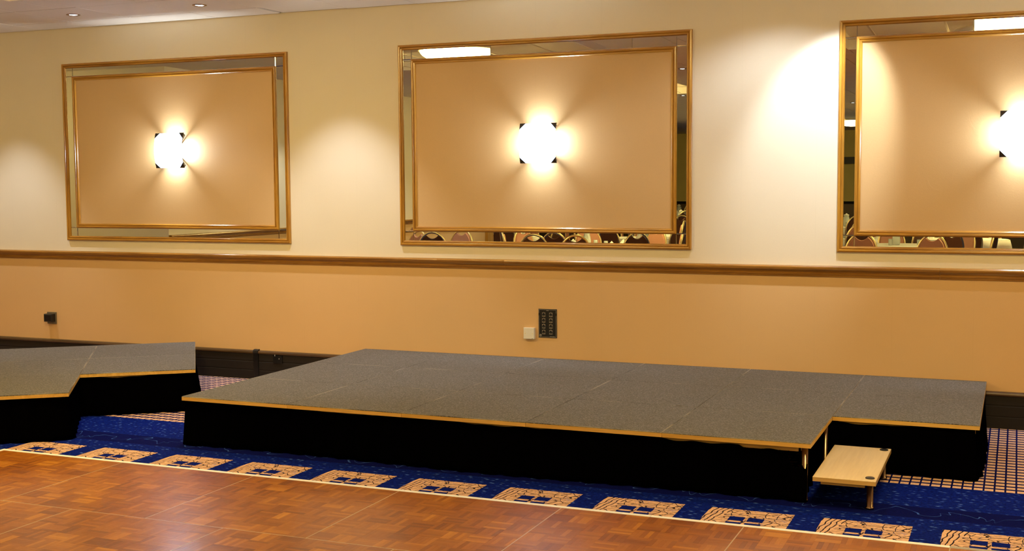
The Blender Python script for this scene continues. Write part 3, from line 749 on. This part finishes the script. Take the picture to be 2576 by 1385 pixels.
# second stage, turned
ang = math.atan2(-0.796, 0.605)
left = empty('stage', (-6.588, -0.13, 0), ang); tag(left, 'smaller low stage of grey carpeted decks, turned at an angle, at the left edge', 'stage', 'low carpeted stages')
m2 = 0.812
cells = [(m2*(j+0.5), -m2*(i+0.5)) for j in range(3) for i in range(4) if not (j == 2 and i == 0)]
build_stage(left, cells, m2, [(1.55, -0.06), (0.06, -0.06), (2.38, -0.88), (2.38, -3.1), (0.06, -3.1), (1.2, -1.6)])
MB().box(1.575, 1.593, -0.76, -0.06, 0.262, ZS-0.028).box(2.385, 2.403, -3.2, -0.88, 0.262, ZS-0.028).box(0.05, 0.068, -3.2, -0.06, 0.262, ZS-0.028).build('underframe', M['rail'], left)
skirt(left, [(2.414, -3.22), (2.414, -0.835), (1.602, -0.835), (1.602, -0.022), (0.03, -0.022)], 21, 0.040, [(2.55, 3.1, 0.010), (3.35, 3.7, 0.012)])

# ------------------------------------------------------------------ step
sp = empty('stage_step', (-0.787, -2.075, 0)); tag(sp, 'low maple step with round metal legs beside the notch of the large stage', 'step')
TZ = 0.160; hx, hy = 0.157, 0.405
MB().bbox(-hx, hx, -hy, hy, TZ-0.004, TZ, 0.0015).build('tread', M['maple'], sp)
MB().box(-hx, hx, -hy, hy, TZ-0.024, TZ-0.004).build('tread_edge', M['edgeband'], sp)
MB().box(-0.02, 0.09, -hy+0.05, hy-0.05, TZ-0.042, TZ-0.024).box(-0.12, 0.10, -hy+0.03, -hy+0.05, TZ-0.044, TZ-0.024).build('underframe', M['rail'], sp)
for sy in (-1, 1):
    lg = MB().lathe([(0.021, 0), (0.021, 0.010), (0.0165, 0.014), (0.0165, TZ-0.024)], n=20).build('leg', M['chrome'], sp, True, (0.122, sy*(hy-0.067), 0))
    MB().lathe([(0.0235, TZ-0.001), (0.0235, TZ+0.0035), (0.021, TZ+0.0055), (0.004, TZ+0.0065)], n=28).build('leg_cap', M['clip' if sy < 0 else 'black'], sp, True, (0.122, sy*(hy-0.067)+(-0.005 if sy < 0 else 0.02), 0))

# ------------------------------------------------------------------ dance floor
FX, FY, FP = -4.943, -3.013, 0.939
ZF = 0.014
df = empty('dance_floor', (FX-FP, FY, 0)); tag(df, 'portable orange brown mosaic parquet dance floor with white edge trim, in the foreground', 'dance floor')
ox, oy = FX-FP, FY
B = FP/8
def block_mesh():
    mb = MB(); n = 5; wd = B/n; g = 0.00018
    for k in range(n):
        y0 = -B/2+k*wd+g; y1 = y0+wd-2*g; x0 = -B/2+g; x1 = B/2-g
        mb.add([(x0,y0,0),(x1,y0,0),(x1,y1,0),(x0,y1,0),(x0,y0,0.004),(x1,y0,0.004),(x1,y1,0.004),(x0,y1,0.004)],
               [(4,5,6,7),(0,1,5,4),(1,2,6,5),(2,3,7,6),(3,0,4,7)])
    return mb
def block_proto():
    mb = block_mesh(); me = bpy.data.meshes.new('parquet_block'); me.from_pydata([tuple(v) for v in mb.v], [], mb.f); me.update(); me.materials.append(M['parquet']); return me
bme = block_proto(); bverts = [v.co.copy() for v in bme.vertices]; bfaces = [tuple(p.vertices) for p in bme.polygons]
panels = []
NX, NY = 8, 5
for j in range(NY):
    y1 = oy-j*FP; y0 = y1-FP; sh = 0.0 if j % 2 == 0 else -FP/2
    for i in range(NX+(1 if sh else 0)):
        xa = ox+sh+i*FP; xb = xa+FP
        xa = max(xa, ox); xb = min(xb, ox+NX*FP)
        if xb-xa < 0.1: continue
        panels.append((xa, xb, y0, y1))
allb = []
for pi2, (xa, xb, y0, y1) in enumerate(panels):
    for a in range(int(round((xb-xa)/B))):
        for b in range(8):
            cx = xa+(a+0.5)*B; cy = y0+(b+0.5)*B
            d = Vector((cx, cy, ZF))-CAM; z = d.dot(fw); u = d.dot(rt)/z*FPX+1288; v = 692.5-d.dot(up)/z*FPX
            vis = z > 0 and -30 < u < 2606 and v < 1400
            allb.append((0 if vis else 1, z, cx, cy, pi2))
allb.sort(); pick = set((b[2], b[3]) for b in allb[:300])
byp = {}
for b in allb: byp.setdefault(b[4], []).append(b)
for pi2, (xa, xb, y0, y1) in enumerate(panels):
    g = 0.0012
    pc = ((xa+xb)/2-ox, (y0+y1)/2-oy)
    pn = MB().box(-(xb-xa)/2+g, (xb-xa)/2-g, -FP/2+g, FP/2-g, 0.0, ZF-0.004).build('floor_panel', M['gapdark'], df, False, (pc[0], pc[1], 0))
    e = 0.0024; em = MB(); hx = (xb-xa)/2; hy = FP/2
    em.box(-hx+0.0006, hx-0.0006, hy-e, hy-0.0006, 0, ZF+0.0003).box(-hx+0.0006, hx-0.0006, -hy+0.0006, -hy+e, 0, ZF+0.0003).box(-hx+0.0006, -hx+e, -hy+e, hy-e, 0, ZF+0.0003).box(hx-e, hx-0.0006, -hy+e, hy-e, 0, ZF+0.0003)
    em.build('metal_edge', M['metalseam'], pn)
    rest = MB()
    for (_, _, cx, cy, _) in byp[pi2]:
        iu = math.floor((cx+4.943+9.39)/B); iv = math.floor((cy+3.013+9.39)/B)
        par = (iu+iv) % 2
        lx, ly = cx-ox-pc[0], cy-oy-pc[1]; dz = random.uniform(-0.0002, 0.0002)
        if (cx, cy) in pick:
            o = bpy.data.objects.new('parquet_block', bme); COL.objects.link(o); o.parent = pn
            o.location = (lx, ly, ZF-0.004+dz); o.rotation_euler = (0, 0, PI/2 if par else 0)
        else:
            vv = [(-v.y, v.x, v.z) if par else tuple(v) for v in bverts]
            rest.add([(v[0]+lx, v[1]+ly, v[2]+ZF-0.004+dz) for v in vv], bfaces)
    if rest.v:
        o = rest.build('parquet_blocks', M['parquet'], pn); o['kind'] = 'stuff'
# white edge trim in segments, offset by half a panel
tprof = [(0.0, 0.0), (0.0, ZF+0.001), (0.031, ZF+0.001), (0.037, ZF-0.004), (0.037, 0.0)]
xs = [0.0]+[FP*(k+0.5) for k in range(0, 5)]+[5.634, NX*FP]
for a, b in zip(xs[:-1], xs[1:]):
    mb = MB(); mb.prism(tprof, lambda p, t: (t, p[0], p[1]), a+0.001, b-0.001)
    mb.build('edge_trim', M['treadplate' if a > 5.5 else 'whitestrip'], df)
mb = MB(); mb.prism(tprof, lambda p, t: (-p[0], t, p[1]), -NY*FP, 0.034); mb.build('edge_trim', M['whitestrip'], df)

# ------------------------------------------------------------------ banquet furniture out in the hall (seen in the mirrors)
def mir(px, py, z):
    d = fw+rt*((px-1288)/FPX)-up*((py-692.5)/FPX); X = CAM+d*z; return (X.x, -X.y)
def make_chair():
    r = empty('banquet_chair', (0, 0, 0))
    # faces +y ; seat at 0.47, back top about 1.02
    MB().lathe([(0.02, 0.50), (0.18, 0.50), (0.215, 0.485), (0.225, 0.46), (0.205, 0.44), (0.02, 0.435)], n=20).build('seat', M['pad_front'], r, True)
    def arch(t, s=1.0, y=-0.20):
        a = PI*t; return (0.225*s*math.cos(a), y-0.05*math.sin(a), 0.76+0.29*s*math.sin(a))
    fr = [( -0.0+0.19, -0.16, 0.44)]+[(0.215, -0.185, 0.60)]+[arch(t/14) for t in range(15)]+[(-0.215, -0.185, 0.60), (-0.19, -0.16, 0.44)]
    MB().tube(fr, 0.017, 8).build('back_frame', M['gold'], r, True)
    # back pad with a crescent scoop at the top
    def outline():
        o = [(0.20, 0.56), (0.208, 0.76)]
        for t in range(1, 6): o.append((0.212*math.cos(PI*t/14), 0.76+0.272*math.sin(PI*t/14)))
        for t in range(0, 7): x = 0.088-0.176*t/6; o.append((x, 0.955+0.045*(x/0.088)**2))
        for t in range(9, 14): o.append((0.212*math.cos(PI*t/14), 0.76+0.272*math.sin(PI*t/14)))
        o += [(-0.208, 0.76), (-0.20, 0.56)]
        return o
    ol = outline()
    yb = lambda z: -0.185-0.05*max(0, min(1, (z-0.60)/0.45))
    n = len(ol)
    def pad(y0, y1, nm, mat):
        V = [(p[0], yb(p[1])+y0, p[1]) for p in ol]+[(p[0]*0.94, yb(p[1])+y1, 0.76+(p[1]-0.76)*0.95) for p in ol]
        F = [tuple(range(n)), tuple(range(n, 2*n))]+[(k, (k+1) % n, n+(k+1) % n, n+k) for k in range(n)]
        mesh_obj(nm, V, F, mat, r)
    pad(0.0, 0.028, 'backrest', M['pad_front']); pad(0.0, -0.012, 'back_panel', M['pad_back'])
    for sx in (-1, 1):
        MB().tube([(sx*0.17, 0.14, 0.45), (sx*0.20, 0.20, 0.0)], 0.012, 8).build('leg', M['gold'], r, True)
        MB().tube([(sx*0.19, -0.16, 0.45), (sx*0.20, -0.25, 0.0)], 0.012, 8).build('leg', M['gold'], r, True)
    return r
def make_table():
    r = empty('round_table', (0, 0, 0)); R = 0.85; H = 0.79
    MB().lathe([(0.02, H-0.03), (R, H-0.03), (R, H-0.004), (0.02, H-0.004)], n=32).build('tabletop', M['doorwood'], r)
    MB().lathe([(0.30, 0), (0.28, 0.03), (0.04, 0.06), (0.04, H-0.03)], n=20).build('pedestal', M['black'], r, True)
    V = []; F = []; n = 72; rows = [(0.0, H), (0.5, H), (0.97, H), (1.005, H-0.01), (1.02, H-0.12), (1.04, H-0.3), (1.06, H-0.52)]
    for j, (q, z) in enumerate(rows):
        for i in range(n):
            a = 2*PI*i/n; wv = math.sin(9*a)+0.5*math.sin(14*a+1); k = max(0, j-3)
            rr = max(q, 0.01)*R+0.018*k*wv; V.append((rr*math.cos(a), rr*math.sin(a), z))
    for j in range(len(rows)-1):
        for i in range(n): F.append((j*n+i, j*n+(i+1) % n, (j+1)*n+(i+1) % n, (j+1)*n+i))
    F.append(tuple(range(n)))
    return r, V, F, H
def make_jug():
    r = empty('water_jug', (0, 0, 0))
    MB().lathe([(0.05, 0), (0.062, 0.02), (0.066, 0.09), (0.055, 0.16), (0.045, 0.19), (0.052, 0.215), (0.049, 0.215), (0.042, 0.19), (0.004, 0.012)], n=20, cap=True).build('glass_body', M['jug'], r, True)
    MB().lathe([(0.048, 0.215), (0.05, 0.225), (0.02, 0.235), (0.012, 0.25), (0.004, 0.252)], n=16).build('lid', M['cloth'], r, True)
    MB().tube([(0.05, 0, 0.19), (0.10, 0, 0.17), (0.105, 0, 0.09), (0.065, 0, 0.06)], 0.007, 6).build('handle', M['jug'], r, True)
    return r
def make_glass():
    r = MB().lathe([(0.030, 0), (0.032, 0.004), (0.034, 0.09), (0.032, 0.09), (0.029, 0.008), (0.003, 0.007)], n=14).build('drinking_glass', M['jug'], None, True); return r
def make_napkin():
    mb = MB(); mb.lathe([(0.075, 0), (0.065, 0.03), (0.03, 0.07), (0.004, 0.10)], n=7).lathe([(0.06, 0.0), (0.05, 0.02), (0.012, 0.06)], cx=0.05, n=5); return mb.build('folded_napkin', M['cloth'])
tables = [  # px, z-depth, short place
    (1262, 25.2, 'lower left of the middle mirror'), (1490, 19.6, 'lower centre of the middle mirror'), (1722, 27.5, 'right strip of the middle mirror'),
    (1625, 23.8, 'lower right of the middle mirror'), (2138, 23.5, 'left strip of the right mirror'), (2265, 20.0, 'lower left of the right mirror'),
    (2420, 23.0, 'lower right of the right mirror'), (1715, 34.0, 'distance by the dark doorway')]
tb0 = ch0 = jg0 = np0 = gl0 = None
clothme = None
TP = []
for k, (px, z, where) in enumerate(tables):
    x, y = mir(px, 560, z); TP.append((x, y))
    if tb0 is None:
        tb0, cv, cf, TH = make_table(); t = tb0
    else: t = copy_tree(tb0)
    t.location = (x, y, 0); tag(t, 'round banquet table under white linen, in the %s' % where, 'table', 'round tables in the hall')
    if clothme is None:
        c = mesh_obj('tablecloth', cv, cf, M['cloth'], None, True); clothme = c.data
    else:
        c = bpy.data.objects.new('tablecloth', clothme); COL.objects.link(c)
    c.location = (x, y, 0.001); tag(c, 'white cloth on the round table in the %s' % where, 'tablecloth', 'white cloths on the round tables')
    if jg0 is None: jg0 = make_jug(); j = jg0
    else: j = copy_tree(jg0)
    j.location = (x-0.05, y+0.1, TH+0.002); j.rotation_euler.z = k; tag(j, 'glass water jug on the table in the %s' % where, 'jug', 'water jugs on the tables')
    for q in range(4):
        a = q*PI/2+0.4*k+0.3
        if np0 is None: np0 = make_napkin(); nn_ = np0
        else: nn_ = np0.copy(); COL.objects.link(nn_)
        nn_.location = (x+0.60*math.cos(a), y+0.60*math.sin(a), TH+0.002); nn_.rotation_euler.z = a
        tag(nn_, 'folded white napkin on the table in the %s' % where, 'napkin', 'napkins on the table in the %s' % where)
    for q in range(3):
        a = q*2*PI/3+0.4*k
        if gl0 is None: gl0 = make_glass(); g_ = gl0
        else: g_ = gl0.copy(); COL.objects.link(g_)
        g_.location = (x+0.30*math.cos(a), y+0.30*math.sin(a), TH+0.002)
        tag(g_, 'clear drinking glass on the table in the %s' % where, 'glass', 'glasses on the table in the %s' % where)
chairs = []
for k, (x, y) in enumerate(TP):
    nch = 7
    for q in range(nch):
        a = 2*PI*q/nch+0.5*k+0.25
        cx, cy = x+1.24*math.cos(a), y+1.24*math.sin(a)
        dm = Vector((cx, -cy, 0.9))-CAM; um = dm.dot(rt)/dm.dot(fw)*FPX+1288
        if um < 1225: continue
        dn = ['right', 'near right', 'near', 'near left', 'left', 'far left', 'far', 'far right'][int(round((a % (2*PI))/(PI/4))) % 8]
        chairs.append((cx, cy, a+PI/2+random.uniform(-0.15, 0.15), 'gold framed chair, %s side of table in %s' % (dn, tables[k][2])))
extra = [(1025, 19.0, 0.4, 'gold framed chair alone in the left strip of the middle mirror'), (1097, 18.6, 2.9, 'pale backed gold framed chair before the left wall, first in middle mirror'), (1142, 19.8, 0.2, 'gold framed chair half sunk behind the frame, second in middle mirror'),
         (1353, 17.4, 3.0, 'pink backed gold framed chair at the centre of the middle mirror'), (1440, 17.0, 2.6, 'pink backed gold framed chair overlapping the dark one in the middle mirror'),
         (2160, 17.3, 0.1, 'dark backed gold framed chair at the left end of the right mirror'), (2330, 16.9, 0.35, 'dark backed gold framed chair at the middle of the right mirror')]
for (px, z, a, wh) in extra:
    x, y = mir(px, 560, z); chairs.append((x, y, a, wh))
used = []
for (x, y, a, wh) in chairs:
    if x < XL+0.35 and y > YEND-0.45: continue
    if x < XW+0.4 or y < YB+0.4: continue
    if any((x-p[0])**2+(y-p[1])**2 < 0.36 for p in used): continue
    if any((x-p[0])**2+(y-p[1])**2 < 0.95**2 for p in TP): continue
    used.append((x, y))
    if ch0 is None: ch0 = make_chair(); c = ch0
    else: c = copy_tree(ch0)
    c.location = (x, y, 0); c.rotation_euler.z = a
    tag(c, wh, 'chair', 'gold framed banquet chairs')
